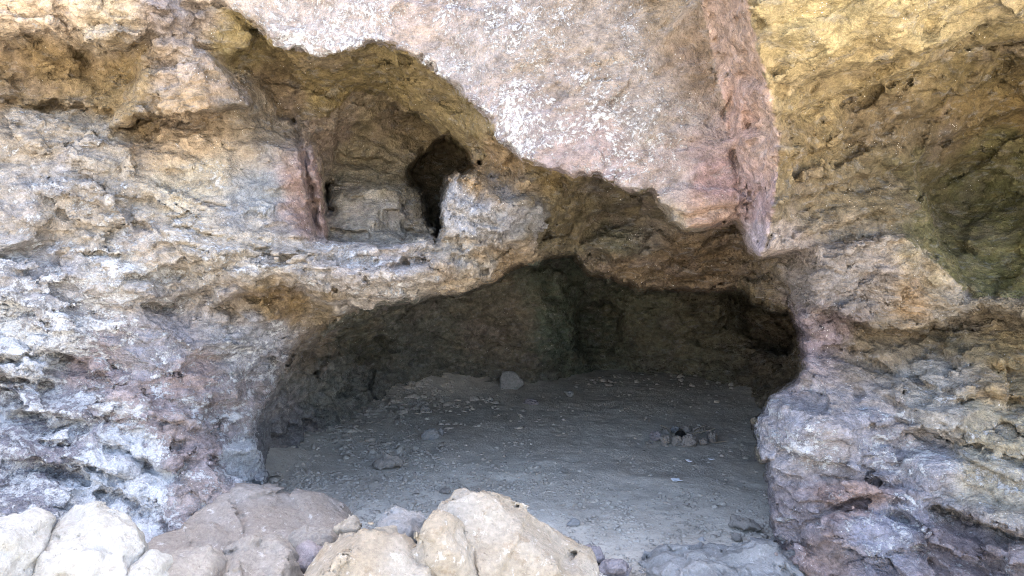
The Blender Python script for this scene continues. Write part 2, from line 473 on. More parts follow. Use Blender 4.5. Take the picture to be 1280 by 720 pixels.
cxg, cyg = gx[::4], gy[::4]                         # the broad shape is smooth: solve it on a coarser grid
Dc = tps(base_pts, *np.meshgrid(cxg, cyg))
def upsample(C):
    i = np.clip(np.arange(len(gy)) / 4, 0, len(cyg) - 1.001); j = np.clip(np.arange(len(gx)) / 4, 0, len(cxg) - 1.001)
    i0 = i.astype(int); j0 = j.astype(int); a = (i - i0)[:, None]; b = (j - j0)[None]
    return (C[i0][:, j0] * (1 - a) + C[i0 + 1][:, j0] * a) * (1 - b) + (C[i0][:, j0 + 1] * (1 - a) + C[i0 + 1][:, j0 + 1] * a) * b
D = upsample(Dc)
# left face
D = ledge(D, [(-400,60),(0,42),(60,37),(100,60),(161,57),(190,40)], .06, .13, 40, 40)
D = ledge(D, [(-400,150),(0,128),(67,129),(134,134),(150,150)], .05, .06, 22, 20)
D = ledge(D, [(141,156),(188,144),(285,136),(312,132)], .10, .13, 45, 18)
D = ledge(D, [(150,346),(175,342),(214,336),(233,325),(262,318)], .03, .07, 22, 14)
D = ledge(D, [(206,338),(240,337),(275,338)], .02, .06, 16, 14)
D = ledge(D, [(188,379),(233,370),(267,356),(280,352)], .04, .10, 22, 20)
D = ledge(D, [(266,383),(294,367),(344,362),(372,364),(405,378),(428,382),(475,375)], .05, .16, 26, 24)
D = ledge(D, [(-300,460),(0,445),(67,441),(110,447)], .03, .08, 30, 16)
D = ledge(D, [(-300,490),(0,475),(50,472),(90,480)], .02, .06, 20, 14)
D = ledge(D, [(125,292),(158,278),(190,282)], .03, .05, 24, 12)
D = ledge(D, [(116,540),(160,566),(205,590)], .03, .05, 20, 14)
D = ledge(D, [(122,604),(160,618),(197,640)], .03, .06, 20, 14)
D = ledge(D, [(188,515),(215,530),(258,537)], .04, .04, 24, 12)
D = ledge(D, [(0,575),(60,580),(120,600)], .03, .06, 24, 16)
D = ledge(D, [(20,515),(70,520),(130,530)], .02, .05, 20, 14)
D = groove(D, [(66,-30),(80,20),(95,50),(110,95)], .08, 9)
D = groove(D, [(190,15),(215,40),(225,70),(222,90)], .05, 6)
D = groove(D, [(228,587),(260,570),(290,550)], .04, 6)
D = groove(D, [(270,238),(262,225),(275,205),(330,195)], .03, 5)
D = bump(D, 140, 252, 18, 10, .07)
D = bump(D, 372, 282, 16, 26, .06)
# right pillar
D = ledge(D, [(1005,396),(1039,387),(1068,402),(1087,412),(1129,413),(1174,409),(1206,394),(1231,387),(1263,396),(1300,410),(1500,420)], .06, .14, 26, 30)
D = ledge(D, [(1018,436),(1046,428),(1075,440)], .03, .05, 16, 12)
D = ledge(D, [(1130,536),(1160,541),(1208,535)], .05, .07, 20, 12)
D = ledge(D, [(1150,620),(1190,637),(1230,652),(1280,670),(1400,700)], .05, .07, 26, 18)
D = ledge(D, [(1180,500),(1230,492),(1280,500),(1400,500)], .04, .05, 24, 14)
D = ledge(D, [(1020,640),(1070,620),(1140,630)], .02, .04, 24, 14)
D = bump(D, 1030, 540, 60, 40, .06, -20)
D = bump(D, 1130, 350, 26, 18, .05)
# knob and bridge
D = bump(D, 590, 260, 42, 46, .12)
D = bump(D, 650, 268, 34, 26, .08, -15)
D = groove(D, [(608,208),(620,230),(640,245),(668,250)], .06, 4)
D = ledge(D, [(552,326),(590,318),(640,306),(680,288),(720,262)], .04, .06, 18, 16)
D = groove(D, [(285,342),(340,338),(420,346),(480,350),(540,338),(600,320),(655,300)], -.17, 19)
D = groove(D, [(403,300),(412,340),(420,372)], .05, 5)
D = ledge(D, [(425,348),(455,340),(490,352),(530,345),(560,330)], .04, .05, 16, 10)
D = ledge(D, [(440,318),(470,322),(500,318),(520,326)], .03, .03, 10, 8)
D = ledge(D, [(480,372),(520,360),(560,352),(610,338),(640,326)], .05, .05, 16, 12)
D = bump(D, 478, 340, 26, 20, .06)
D = bump(D, 520, 330, 22, 16, .06, -15)
D = bump(D, 440, 352, 22, 16, .05)
D = layer(D, [(232,22),(262,9),(300,16),(318,42),(313,62),(292,73),(262,82),(244,68)], [(240,30,4.1),(300,30,4.15),(300,65,4.25),(260,75,4.28),(270,40,4.12)], 4)
D = layer(D, [(328,93),(345,87),(362,94),(371,110),(374,150),(352,152),(340,130)], [(330,90,4.66),(370,90,4.72),(350,150,4.78)], 3)
D = layer(D, [(368,152),(396,148),(411,158),(413,230),(413,302),(399,300),(391,240),(380,196)], [(370,155,4.5),(410,160,4.52),(412,290,4.5),(394,290,4.42),(395,220,4.44)], 2)
D = layer(D, [(138,152),(158,122),(176,88),(192,57),(214,51),(236,59),(263,76),(289,100),(307,126),(310,136),(285,139),(240,142),(188,147)],
          [(195,62,3.9),(230,70,3.93),(290,115,4.02),(250,130,3.9),(170,140,3.97),(300,133,4.06),(210,110,3.98)], 4)
D = layer(D, [(186,-10),(205,0),(216,10),(224,24),(216,36),(200,38),(188,22),(178,5)], [(190,0,3.82),(215,30,3.82),(200,20,3.8)], 3)
D = layer(D, [(105,38),(135,31),(172,36),(178,48),(160,57),(120,58),(100,52)], [(105,40,3.86),(170,40,3.88),(140,56,3.86),(140,45,3.83)], 3)
D = layer(D, lower_poly, lower_pts, 4)
D = layer(D, [(722,388),(735,377),(758,378),(772,392),(775,425),(762,440),(730,440),(720,415)], [(720,380,9.3),(770,380,9.35),(745,440,9.4)], 4)
D = layer(D, [(935,386),(985,388),(1004,418),(985,442),(950,432)], [(940,390,8.8),(990,390,8.8),(970,435,8.6)], 5)
D = layer(D, upper_poly, upper_pts, 3)
D = layer(D, [(412,262),(420,244),(440,235),(480,231),(500,237),(506,252),(508,300),(412,304)], [(415,262,4.86),(450,240,4.9),(500,240,4.92),(505,298,4.74),(415,300,4.74),(460,270,4.8)], 4)
D = layer(D, [(500,242),(515,232),(528,240),(536,262),(539,292),(506,302)], [(505,245,5.02),(530,250,5.05),(535,290,4.92),(508,295,4.9)], 3)
D = groove(D, [(424,148),(421,180),(424,228)], .08, 2.5)
D = groove(D, [(412,190),(440,196),(466,188)], .05, 2.5)
D = layer(D, [(557,230),(565,220),(585,214),(600,222),(612,240),(640,251),(672,248),(679,262),(660,275),(640,285),(619,291),(590,297),(560,299),(545,301),(551,280),(548,253)],
          [(556,235,4.2),(590,222,4.2),(590,260,4.08),(610,285,4.12),(560,290,4.12),(650,262,4.2),(672,255,4.28),(640,280,4.2)], 3)
D = groove(D, [(585,262),(604,248),(600,228)], .05, 3)
D = groove(D, [(563,262),(590,275),(618,282)], .05, 3)
D = groove(D, [(370,150),(380,198),(391,242),(397,296)], .16, 3.5)
D = ledge(D, [(414,196),(440,203),(470,196),(500,204)], .04, .05, 16, 10)
D = layer(D, hole_poly, [(500,200,6.3),(600,200,6.6),(550,300,6.2),(520,300,6.2)], 4)
D = ledge(D, [(404,244),(430,236),(470,232),(505,226),(530,236),(550,240)], -.02, -.14, 10, 400) if False else D
D = groove(D, [(410,236),(412,262)], .5, 5)
# ceiling flakes inside the opening
D = layer(D, [(733,302),(755,286),(790,275),(810,290),(801,315),(786,321),(765,332),(757,318)], [(740,298,5.0),(790,276,4.98),(765,330,4.98),(798,316,4.95),(775,305,4.93)], 3)
D = layer(D, [(930,350),(985,355),(992,392),(962,391),(946,381)], [(935,358,4.75),(985,358,4.6),(985,390,4.62),(950,380,4.8)], 4)
D = ledge(D, [(690,292),(720,280),(760,262),(800,258)], .05, .05, 14, 12)
D = ledge(D, [(820,310),(850,318),(900,312),(930,305)], .05, .06, 18, 14)
D = ledge(D, [(800,338),(850,345),(920,340),(950,342)], .05, .05, 16, 12)
D = ledge(D, [(716,330),(745,348),(790,362)], .03, .02, 18, 10)
# slab and overhang in front
D = layer(D, over_poly, over_pts, 4)
D = layer(D, rib_poly,
          [(868,-20,3.72),(888,60,3.8),(903,130,3.86),(914,200,3.92),(924,270,3.9),(934,305,3.82),(950,321,3.62),(958,300,3.56),(970,240,3.43),(974,180,3.31),(965,130,3.17),(946,60,2.94),(930,-20,2.74),(870,-400,3.2),(910,-400,2.5),
           (900,-20,3.3),(918,60,3.42),(933,130,3.52),(942,200,3.62),(945,270,3.68)], 3)
D = layer(D, holl_poly, holl_pts, 3)
D = layer(D, slab_poly, slab_pts, 2.5)
D = ledge(D, [(985,112),(1020,100),(1105,71),(1167,61),(1223,35),(1280,18),(1500,-40)], .06, .17, 30, 60, 2)
D = ledge(D, [(966,147),(1030,124),(1100,99),(1167,75)], .04, .08, 22, 24)
D = ledge(D, [(962,256),(1034,236),(1129,208),(1160,190)], .03, .08, 22, 24)
D = ledge(D, [(962,205),(1034,186),(1120,150),(1180,135)], .02, .04, 22, 24)
D = ledge(D, [(980,300),(1058,280),(1125,262)], .03, .05, 20, 20)
D = ledge(D, [(838,262),(862,268),(900,258),(926,250)], .02, .03, 14, 14)
# steepness, to turn a difference along the view axis into a distance
gyy, gxx = np.gradient(D, ST)
SL = np.sqrt(1 + ((gxx ** 2 + gyy ** 2) * (F_PX / D) ** 2))
for ax in (0, 1):
    for _ in range(2):
        SL = np.minimum(SL, np.minimum(np.roll(SL, 1, ax), np.roll(SL, -1, ax)))
in_lower = sstep(-10, 30, poly_sd(lower_poly, PX, PY))
in_upper = sstep(-10, 20, poly_sd(upper_poly, PX, PY))
in_slab = sstep(-14, 14, poly_sd(slab_poly, PX, PY))
in_over = sstep(-14, 14, poly_sd(over_poly, PX, PY))
in_rib = in_over * (1 - sstep(-10, 25, PX - np.interp(PY, [-20, 60, 130, 180, 240, 318], [925, 945, 965, 974, 970, 950])))
TILT = np.clip(sstep(560, 660, PX) * sstep(420, 330, PY) + in_over, 0, 1) * (1 - in_lower)
NR = 1.15 - (.5 - .3 * sstep(535, 555, PX) * sstep(700, 680, PX) * sstep(200, 215, PY)) * sstep(240, 270, PX) * sstep(820, 790, PX) * sstep(320, 300, PY)      # the traced blocks round the upper opening keep their outline
REL = 1.0 - .68 * in_slab - .30 * in_over - .2 * in_rib + .1 * in_lower
REL = np.minimum(REL, NR) + .1 * ga2(PX, PY, 520, 345, 130, 40)

def sample(grid, px, py):
    u = np.clip((px - GX0) / ST, 0, grid.shape[1] - 1.001); v = np.clip((py - GY0) / ST, 0, grid.shape[0] - 1.001)
    i = u.astype(np.int32); j = v.astype(np.int32); u = u - i; v = v - j
    return ((grid[j, i] * (1 - u) + grid[j, i + 1] * u) * (1 - v) + (grid[j + 1, i] * (1 - u) + grid[j + 1, i + 1] * u) * v)

H = 0.0165
XA, XB, YA, YB, ZA, ZB = -3.9, 3.9, 2.45, 9.7, -0.2, 3.75
xs = np.arange(XA, XB, H); ys = np.arange(YA, YB, H); zs = np.arange(ZA, ZB, H)
YY, ZZ = np.meshgrid(ys, zs, indexing='ij')
DEP = (YY - CAM[1]) * FWD[1] + (ZZ - CAM[2]) * FWD[2]
PYY = 360 - F_PX * ((YY - CAM[1]) * UP[1] + (ZZ - CAM[2]) * UP[2]) / DEP
FLD = np.empty((len(xs), len(ys), len(zs)), np.float32)
for i, x in enumerate(xs):
    px = 640 + F_PX * x / DEP
    FLD[i] = (sample(D, px, PYY) - DEP) / sample(SL, px, PYY)
band = np.abs(FLD) < .22
ii, jj, kk = np.nonzero(band)
wx, wy, wz = xs[ii].astype(np.float32), ys[jj].astype(np.float32), zs[kk].astype(np.float32)
bx, by, bd = to_view(np.stack([wx, wy, wz], -1).astype(float))
rel = sample(REL, bx, by).astype(np.float32); til = sample(TILT, bx, by).astype(np.float32)
def bedding(a):
    c, s = math.cos(R(a)), math.sin(R(a))
    return wx * c - wz * s, wx * s + wz * c           # along, across
def strat(a, seed):
    u, w = bedding(a)
    n = .025 * fbm(u * 1.8, wy * 2.2, w * 6.5, 4, seed, .55, True)
    f1, e1 = facets(u * 2.4, wy * 2.8, w * 5.2, seed + 3, .9)
    f2, e2 = facets(u * 6.5, wy * 7.0, w * 14, seed + 7)
    wr = fbm(u * 1.3, wy * 1.5, w * 2.0, 4, seed + 11)
    def saw(fr, k, sh):
        t = -w * fr + k * wr + sh
        t = t - np.floor(t)
        return np.where(t < .93, t / .93, (1 - t) / .07) - .5
    am = np.clip(.55 + 1.1 * vnoise(u * 1.1, wy, w * 1.7, seed + 15), .1, 1.3)
    s1 = saw(3.2, 2.6, 0) * .05 * am
    s2 = saw(8.5, 5.0, .4) * .034 * np.clip(.1 + 1.5 * vnoise(u * 2.3, wy, w * 3.1, seed + 16), 0, 1.3)
    return n + .095 * f1 + .034 * f2 - s1 - s2
a1 = strat(14, 20)
mB = til > .02
wx0, wy0, wz0 = wx, wy, wz
wx, wy, wz = wx0[mB], wy0[mB], wz0[mB]
a2 = strat(-24, 60)
wx, wy, wz = wx0, wy0, wz0
st = a1; st[mB] = a1[mB] * (1 - til[mB]) + a2 * til[mB]
N = .035 * fbm(wx * 1.6, wy * 1.6, wz * 1.6, 3, 5) + st * 1.0
FLD[ii, jj, kk] += N * rel
FLD[0] = FLD[-1] = 1; FLD[:, -1] = 1; FLD[:, :, -1] = 1; FLD[:, :, 0] = 1     # a closed body of rock
V, Fq = surface_nets(FLD, (XA, YA, ZA), H)
del FLD, band, ii, jj, kk, wx, wy, wz, wx0, wy0, wz0, bx, by, bd, a1, a2, st, N, rel, til

# ------------------------------------------------------------------ rock colours by place (mineral colour, with undersides darkened for shade)
zones = [
 (60,220,152,145,140,.5),(90,285,156,142,124,.45),(180,300,164,152,136,.55),(40,180,154,140,122,.4),(300,310,160,148,130,.5),(350,330,156,144,128,.45),(120,455,146,128,128,.5),(230,470,150,130,128,.5),(170,510,156,138,136,.6),(225,535,148,130,124,.5),(280,610,156,140,136,.5),(120,180,150,140,125,.4),(250,230,168,155,132,.5),(240,190,164,140,108,.35),(330,240,135,138,142,.35),(150,320,165,158,148,.62),(60,330,150,145,148,.6),(60,420,156,150,154,.78),(180,600,156,150,158,.95),(60,490,140,130,142,.72),
 (200,430,140,130,142,.55),(300,430,135,132,142,.55),(100,500,138,126,136,.7),(40,560,124,112,126,.65),(150,560,156,152,158,.95),(250,520,140,122,124,.55),(250,570,148,130,128,.5),(310,580,154,152,160,.85),(100,620,150,150,160,.85),(20,610,125,118,135,.65),
 (-200,300,150,145,145,.5),(-200,0,170,150,125,.3),(-200,600,140,135,145,.6),
 (50,15,190,164,132,.35),(110,20,180,160,130,.3),(60,90,128,104,60,.06),(200,20,142,126,116,.2),(150,90,132,108,60,.06),(230,95,150,132,116,.2),(250,122,146,120,84,.08),(170,125,140,115,70,.1),
 (300,50,136,116,62,.0),(400,100,128,108,56,.0),(480,90,122,104,56,.0),(580,170,126,108,62,.03),(350,115,104,84,54,.0),(320,150,118,104,84,.05),
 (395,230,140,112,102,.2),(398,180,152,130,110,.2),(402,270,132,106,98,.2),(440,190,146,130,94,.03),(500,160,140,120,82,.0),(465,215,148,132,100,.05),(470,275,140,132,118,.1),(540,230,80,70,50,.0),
 (500,10,164,145,134,0.54),(420,40,164,150,144,0.59),(600,60,155,143,138,0.59),(700,100,152,136,121,0.51),(640,150,157,143,140,0.59),(760,60,153,138,125,0.47),(800,150,148,135,126,0.51),(740,190,154,134,131,0.49),(850,230,150,133,126,0.39),(880,60,138,113,86,0.21),(840,20,144,123,96,0.29),(850,275,147,132,109,0.19),
 (300,-100,175,155,130,.35),(700,-150,168,148,132,.4),
 (925,150,168,132,116,.2),(915,40,168,136,112,.15),(955,150,176,146,126,.3),(930,250,160,130,126,.2),(942,300,156,132,146,.2),(900,230,158,124,120,.2),(895,265,168,132,108,.25),
 (1050,30,166,146,92,.03),(1200,10,162,142,90,.03),(1000,120,150,128,78,.03),(1000,180,132,110,66,.03),(1100,140,104,86,54,.03),(1020,250,116,100,70,.05),(1100,240,106,92,64,.06),(1090,80,148,126,74,.03),(1160,170,98,82,54,.03),(1060,285,138,122,98,.2),(985,300,155,138,125,.2),(1250,90,96,80,38,.02),(1200,140,104,84,40,.02),(1270,130,110,88,38,.0),(1200,-200,175,145,70,.0),  # ochre overhang; its lower part darkened, underside shade put into the colour
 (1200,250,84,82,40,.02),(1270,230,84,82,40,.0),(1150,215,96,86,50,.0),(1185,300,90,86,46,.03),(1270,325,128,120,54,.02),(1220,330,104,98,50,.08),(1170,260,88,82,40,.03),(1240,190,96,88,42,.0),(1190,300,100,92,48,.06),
 (1080,340,140,128,118,.28),(1160,340,150,134,100,.3),(1150,365,158,128,88,.08),(1200,380,140,128,110,.25),(1040,360,128,118,112,.22),(1100,435,118,102,76,.04),(1200,425,112,98,66,.03),(1270,440,140,118,72,.08),(1018,410,124,96,112,.15),(1260,385,130,115,90,.1),
 (980,540,148,138,148,.55),(1020,560,150,140,138,.5),(1080,550,140,130,142,.5),(1180,500,150,142,130,.45),(1230,590,165,154,130,.5),(1260,520,150,138,110,.4),(1100,660,136,128,150,.55),(1000,640,140,122,132,.4),(1060,625,142,116,108,.35),(1200,690,130,108,118,.35),(1020,700,150,118,120,.3),(1160,580,148,138,148,.55),(1280,480,152,128,78,.1),(1600,300,150,130,90,.2),(1600,650,145,135,135,.45),
 (430,330,156,146,136,.5),(500,335,156,146,140,.5),(430,366,154,145,136,.5),(480,360,156,147,138,.5),(540,348,154,144,130,.4),(590,330,152,142,128,.35),(390,358,154,145,136,.5),(330,345,154,146,136,.5),(405,394,128,110,80,.05),(340,385,130,105,60,.03),(600,250,152,148,152,.4),(660,265,130,128,130,.15),(610,215,140,112,70,.1),(690,230,126,104,56,.0),(560,345,150,130,100,.2),(620,335,150,124,86,.1),(700,290,98,86,56,.0),(700,255,112,98,62,.0),(770,305,84,82,62,.0),(850,330,98,78,50,.0),(780,345,108,88,60,.0),(760,260,84,74,50,.0),(950,370,100,84,52,.05),(870,360,115,92,66,.03),  # bridge, then brown soffit under the slab with its shade darkened in
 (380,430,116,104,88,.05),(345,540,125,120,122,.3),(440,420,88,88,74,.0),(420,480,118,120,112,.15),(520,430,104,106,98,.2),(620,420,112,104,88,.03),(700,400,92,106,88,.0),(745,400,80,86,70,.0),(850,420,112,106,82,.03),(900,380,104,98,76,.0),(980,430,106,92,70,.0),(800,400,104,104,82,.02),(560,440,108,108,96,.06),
]
def zone_paint(o, seed=0):
    n = len(o.data.vertices)
    co = np.empty(n * 3, np.float32); o.data.vertices.foreach_get('co', co); co = co.reshape(-1, 3).astype(float)
    px, py, _ = to_view(co)
    f = 2.2
    px = px + 30 * fbm(co[:, 0] * f, co[:, 1] * f, co[:, 2] * f, 3, 70); py = py + 24 * fbm(co[:, 0] * f, co[:, 1] * f, co[:, 2] * f, 3, 80)
    px = px + 16 * fbm(co[:, 0] * 9, co[:, 1] * 9, co[:, 2] * 9, 3, 74); py = py + 12 * fbm(co[:, 0] * 9, co[:, 1] * 9, co[:, 2] * 9, 3, 84)
    zc = np.array(zones, float)
    acc = np.zeros((n, 4)); ws = np.zeros(n)
    qx, qy = to_view(co)[:2]
    qx = qx + 4 * fbm(co[:, 0] * 14, co[:, 1] * 14, co[:, 2] * 14, 2, 75); qy = qy + 4 * fbm(co[:, 0] * 14, co[:, 1] * 14, co[:, 2] * 14, 2, 76)
    REG = [over_poly, rib_poly, slab_poly, lower_poly, upper_poly]
    def region(x, y):
        r = np.zeros(len(x), int)
        for i, p in enumerate(REG):
            r[poly_sd(p, x, y) > 0] = i + 1
        return r
    zr = region(zc[:, 0], zc[:, 1]); vr = region(qx, qy)
    pu = zc[:, 4] > zc[:, 3]
    zc[pu, 3] += .5 * ((zc[pu, 2] + zc[pu, 4]) / 2 - zc[pu, 3]).clip(0)
    rgb = np.concatenate([lin(zc[:, 2:5]), zc[:, 5:6]], 1)
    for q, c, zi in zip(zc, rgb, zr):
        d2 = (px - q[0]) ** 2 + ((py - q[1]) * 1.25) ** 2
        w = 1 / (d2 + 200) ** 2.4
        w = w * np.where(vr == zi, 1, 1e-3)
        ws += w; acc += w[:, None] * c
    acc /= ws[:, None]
    acc[vr == 3, :3] *= .86                             # big slab's colour lowered to cut its rendered brightness
    lum = acc[:, :3] @ np.array([.3, .55, .15])
    acc[:, :3] = lum[:, None] + (acc[:, :3] - lum[:, None]) * .74
    til = sample(TILT, px, py); rel = sample(REL, px, py)
    paint(o, 'tint', np.concatenate([acc[:, :3], np.ones((n, 1))], 1))
    paint(o, 'zone', np.stack([acc[:, 3], til, rel, np.ones(n)], 1))

cpx, cpy, cdp = to_view(V.astype(float))
lip = 4.95 + .25 * sstep(700, 1000, cpx)
inside = (poly_sd(lower_poly, cpx, cpy) > -14) & (cdp > np.where(cpx < 420, 4.75, 5.3))
fi = inside[Fq].all(1)

def submesh(mask):
    f = Fq[mask]
    used, inv = np.unique(f, return_inverse=True)
    return V[used], inv.reshape(f.shape)

def refine(o, lv=1):
    m = o.modifiers.new('fine', 'SUBSURF'); m.subdivision_type = 'SIMPLE'; m.levels = 0; m.render_levels = lv
if True:
    print('cliff quads', len(Fq))
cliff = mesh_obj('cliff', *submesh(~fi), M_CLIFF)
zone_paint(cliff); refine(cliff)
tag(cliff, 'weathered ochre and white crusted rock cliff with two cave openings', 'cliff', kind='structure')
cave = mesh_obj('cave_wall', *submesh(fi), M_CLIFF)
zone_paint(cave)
tag(cave, 'dark rock wall and roof inside the large lower cave', 'cave wall', kind='structure')

# unseen cliff above the picture, leaning back; height shaped to block the sun
nx, nz = 90, 70
U, W = np.meshgrid(np.linspace(-11, 11, nx), np.linspace(0, 1, nz), indexing='ij')
zt = 3.5 + W * 9
yt = 4.15 + W * .9 + .25 * fbm(U * .6, zt * .9, U * 0, 4, 33) - .10 * sstep(0, .2, W) + .9 * sstep(.97, 1, W)
gv = np.stack([U, yt, zt], -1).reshape(-1, 3)
ix = np.arange(nx * nz).reshape(nx, nz)
gq = np.stack([ix[:-1, :-1], ix[1:, :-1], ix[1:, 1:], ix[:-1, 1:]], -1).reshape(-1, 4)
ct = mesh_obj('cliff_sun_block', gv, gq, M_CLIFF)
zone_paint(ct)
tag(ct, 'unseen upper part of the rock cliff, raised to block the sun', 'cliff', kind='structure')

# ------------------------------------------------------------------ ground
def ground_z(x, y):
    x = np.asarray(x, float); y = np.asarray(y, float)
    z = .05 * fbm(x * .5, y * .5, x * 0, 3, 41) + .02 * fbm(x * 2.1, y * 2.1, x * 0, 3, 42)
    z = z + .30 * sstep(3.9, 2.9, y) * (1 - sstep(.0, .7, x) * sstep(.5, 2.2, y))   # rubble bank in front of the cave
    z = z + .42 * sstep(-1.1, -2.6, x + (y - 5) * .22) * sstep(4.6, 5.6, y)              # slope of debris against the left cave wall
    z = z + .25 * sstep(7.4, 8.6, y) * sstep(.6, -1, x)
    z = z + .12 * sstep(2.1, 3.0, x) * sstep(4.8, 6, y)
    return z

def ground_material():
    k = NT('cave_dirt')
    w = k.noise(k.geo, 2.0, 3, color=True); g = k.vadd(k.geo, w, .1)
    big = k.noise(g, .9, 5, .6); mid = k.noise(g, 6, 6, .65); fine = k.noise(g, 45, 6, .7)
    col = k.mix(k.ramp(big, .35, .65), (.46, .41, .345), (.57, .525, .455))  # floor dirt paler than natural, raised to make up for weak cave light
    col = k.mix(k.ramp(mid, .4, .7, 0, .6), col, (.29, .26, .22))
    col = k.mix(k.ramp(fine, .5, .75, 0, .7), col, (.42, .41, .39))
    col = k.mix(k.ramp(k.noise(g, 80, 4, .7), .6, .72, 0, .6), col, (.06, .052, .045))
    p = k.n.new('ShaderNodeSeparateXYZ'); k.link(k.geo, p.inputs[0])
    out = k.ramp(p.outputs[1], 3.2, 1.4)
    col = k.mix(out, col, k.mix(mid, (.40, .365, .30), (.48, .445, .38)))     # dry sandy soil in front of the cliff
    peb = k.voro(g, 38, 'F1'); peb2 = k.voro(g, 90, 'F1')
    h = k.math('ADD', k.math('MULTIPLY', k.ramp(peb, .0, .5, 1, 0), .5), k.math('MULTIPLY', k.ramp(peb2, 0, .5, 1, 0), .25))
    h = k.math('ADD', k.math('MULTIPLY', h, k.ramp(k.noise(g, 1.6, 4), .4, .6, .15, 1)), fine)
    return k.finish(col, .95, h, .55, .018, .15)
M_DIRT = ground_material()

def grid_sheet(xv, yv):
    X, Y = np.meshgrid(xv, yv, indexing='ij')
    near = (np.abs(X) < 4.5) & (Y > 2) & (Y < 10.5)
    cl = fbm(X * 9, Y * 9, X * 0, 4, 44) * .007 + fbm(X * 4, Y * 4, X * 0, 3, 45) * .008 + fbm(X * 28, Y * 28, X * 0, 3, 46) * .004
    Z = ground_z(X, Y) + cl * near
    gi = np.arange(X.size).reshape(X.shape)
    q = np.stack([gi[:-1, :-1], gi[1:, :-1], gi[1:, 1:], gi[:-1, 1:]], -1).reshape(-1, 4)
    return np.stack([X, Y, Z], -1).reshape(-1, 3), q
xv = np.concatenate([-np.geomspace(120, 4.0, 22), np.arange(-3.9, 3.9, .016), np.geomspace(4, 120, 22)])
yv = np.concatenate([-np.geomspace(120, .4, 30), np.linspace(0, 2.2, 16), np.arange(2.3, 9.8, .016), np.geomspace(10, 120, 18)])
gr = mesh_obj('ground', *grid_sheet(xv, yv), M_DIRT)
tag(gr, 'dusty grey dirt floor of the cave with loose grit', 'ground', kind='structure')

# cliff continuing to either side of the picture
for sg in (-1, 1):
    U, W = np.meshgrid(np.linspace(3.75, 12, 60), np.linspace(-.3, 3.6, 40), indexing='ij')
    yt = 3.25 + .35 * W / 3.6 - .12 * (U - 3.75) + .3 * fbm(U * .8 * sg, W * 1.2, U * 0, 4, 35) + 1.2 * sstep(4.6, 3.75, U)
    gi = np.arange(U.size).reshape(U.shape)
    gq = np.stack([gi[:-1, :-1], gi[1:, :-1], gi[1:, 1:], gi[:-1, 1:]], -1).reshape(-1, 4)
    cs = mesh_obj('cliff_flank', np.stack([sg * U, yt, W], -1).reshape(-1, 3), gq if sg > 0 else gq[:, ::-1], M_CLIFF)
    zone_paint(cs)
    tag(cs, 'rock cliff running on beside the caves', 'cliff', kind='structure')

# ------------------------------------------------------------------ added unseen slope behind the camera, bounces sunlight onto the cliff and caves
def bounce_hill_material():
    k = NT('bounce_hillside')
    n1 = k.noise(k.geo, .35, 6, .65); n2 = k.noise(k.geo, 1.8, 5, .65)
    col = k.mix(k.ramp(n1, .4, .62), (.40, .36, .30), (.50, .47, .41))
    col = k.mix(k.ramp(n2, .58, .7, 0, .8), col, (.16, .17, .07))
    return k.finish(col, .95, n2, .6, .3, .1)
U, W = np.meshgrid(np.linspace(-95, 95, 110), np.linspace(0, 1, 50), indexing='ij')
hx = U; hy = -9 - 46 * W - .004 * 0 * U ** 2
hz = -.3 + 10 * sstep(0, 1.05, W) * (1 + .3 * fbm(U * .03, W * 2, U * 0, 3, 90)) + 1.2 * fbm(U * .12, W * 5, U * 0, 4, 91) * sstep(0, .2, W)
hq = np.arange(U.size).reshape(U.shape)
hq = np.stack([hq[:-1, :-1], hq[:-1, 1:], hq[1:, 1:], hq[1:, :-1]], -1).reshape(-1, 4)
hl = mesh_obj('bounce_hill', np.stack([hx, hy, hz], -1).reshape(-1, 3), hq, bounce_hill_material())
tag(hl, 'added unseen hillside opposite the cliff, bounces sunlight back', 'bounce_hill', kind='structure')

# ------------------------------------------------------------------ loose rocks
def rock_material(name, c1, c2, c3, dust=.5, scale=1.0):
    k = NT(name)
    w = k.noise(k.geo, 4.0 * scale, 3, color=True); g = k.vadd(k.geo, w, .08)
    a = k.noise(g, 3.5 * scale, 5, .6); b = k.noise(g, 14 * scale, 5, .7); f = k.noise(g, 60, 5, .7)
    col = k.mix(k.ramp(a, .38, .62), c1, c2)
    col = k.mix(k.ramp(b, .52, .68, 0, .7), col, c3)
    vm = k.n.new('ShaderNodeHueSaturation'); k.link(k.ramp(f, .25, .75, .8, 1.18), vm.inputs['Value']); k.link(col, vm.inputs['Color'])
    col = k.mix(k.ramp(k.noise(g, 38, 5, .75), .60, .70, 0, .6), vm.outputs[0], (.09, .075, .06))
    col = k.mix(k.ramp(k.noise(g, 24, 6, .75), .58, .66, 0, dust), col, (.72, .71, .68))
    h = k.math('ADD', k.noise(g, 30, 7, .75), k.math('MULTIPLY', k.voro(k.vadd(g, w, .05), 13, 'F1', out='Color'), .5))
    return k.finish(col, .9, h, .9, .022, .2)
M_CREAM = rock_material('cream_limestone', (.29, .245, .185), (.33, .30, .255), (.235, .18, .12), .4)
M_WHITE = rock_material('white_limestone', (.36, .345, .31), (.41, .40, .375), (.30, .265, .215), .45)
M_TAN = rock_material('tan_rock', (.24, .215, .19), (.29, .26, .225), (.20, .17, .14), .25)
M_GREY = rock_material('grey_rock', (.24, .235, .225), (.31, .30, .29), (.19, .175, .16), .25)
M_PURPLE = rock_material('purple_rock', (.23, .20, .205), (.30, .27, .275), (.21, .175, .17), .2)
M_OUT = rock_material('brown_bedrock', (.25, .21, .175), (.30, .265, .235), (.22, .175, .14), .3)
M_GRIT = rock_material('floor_grit', (.39, .35, .30), (.47, .43, .375), (.32, .28, .235), .1)
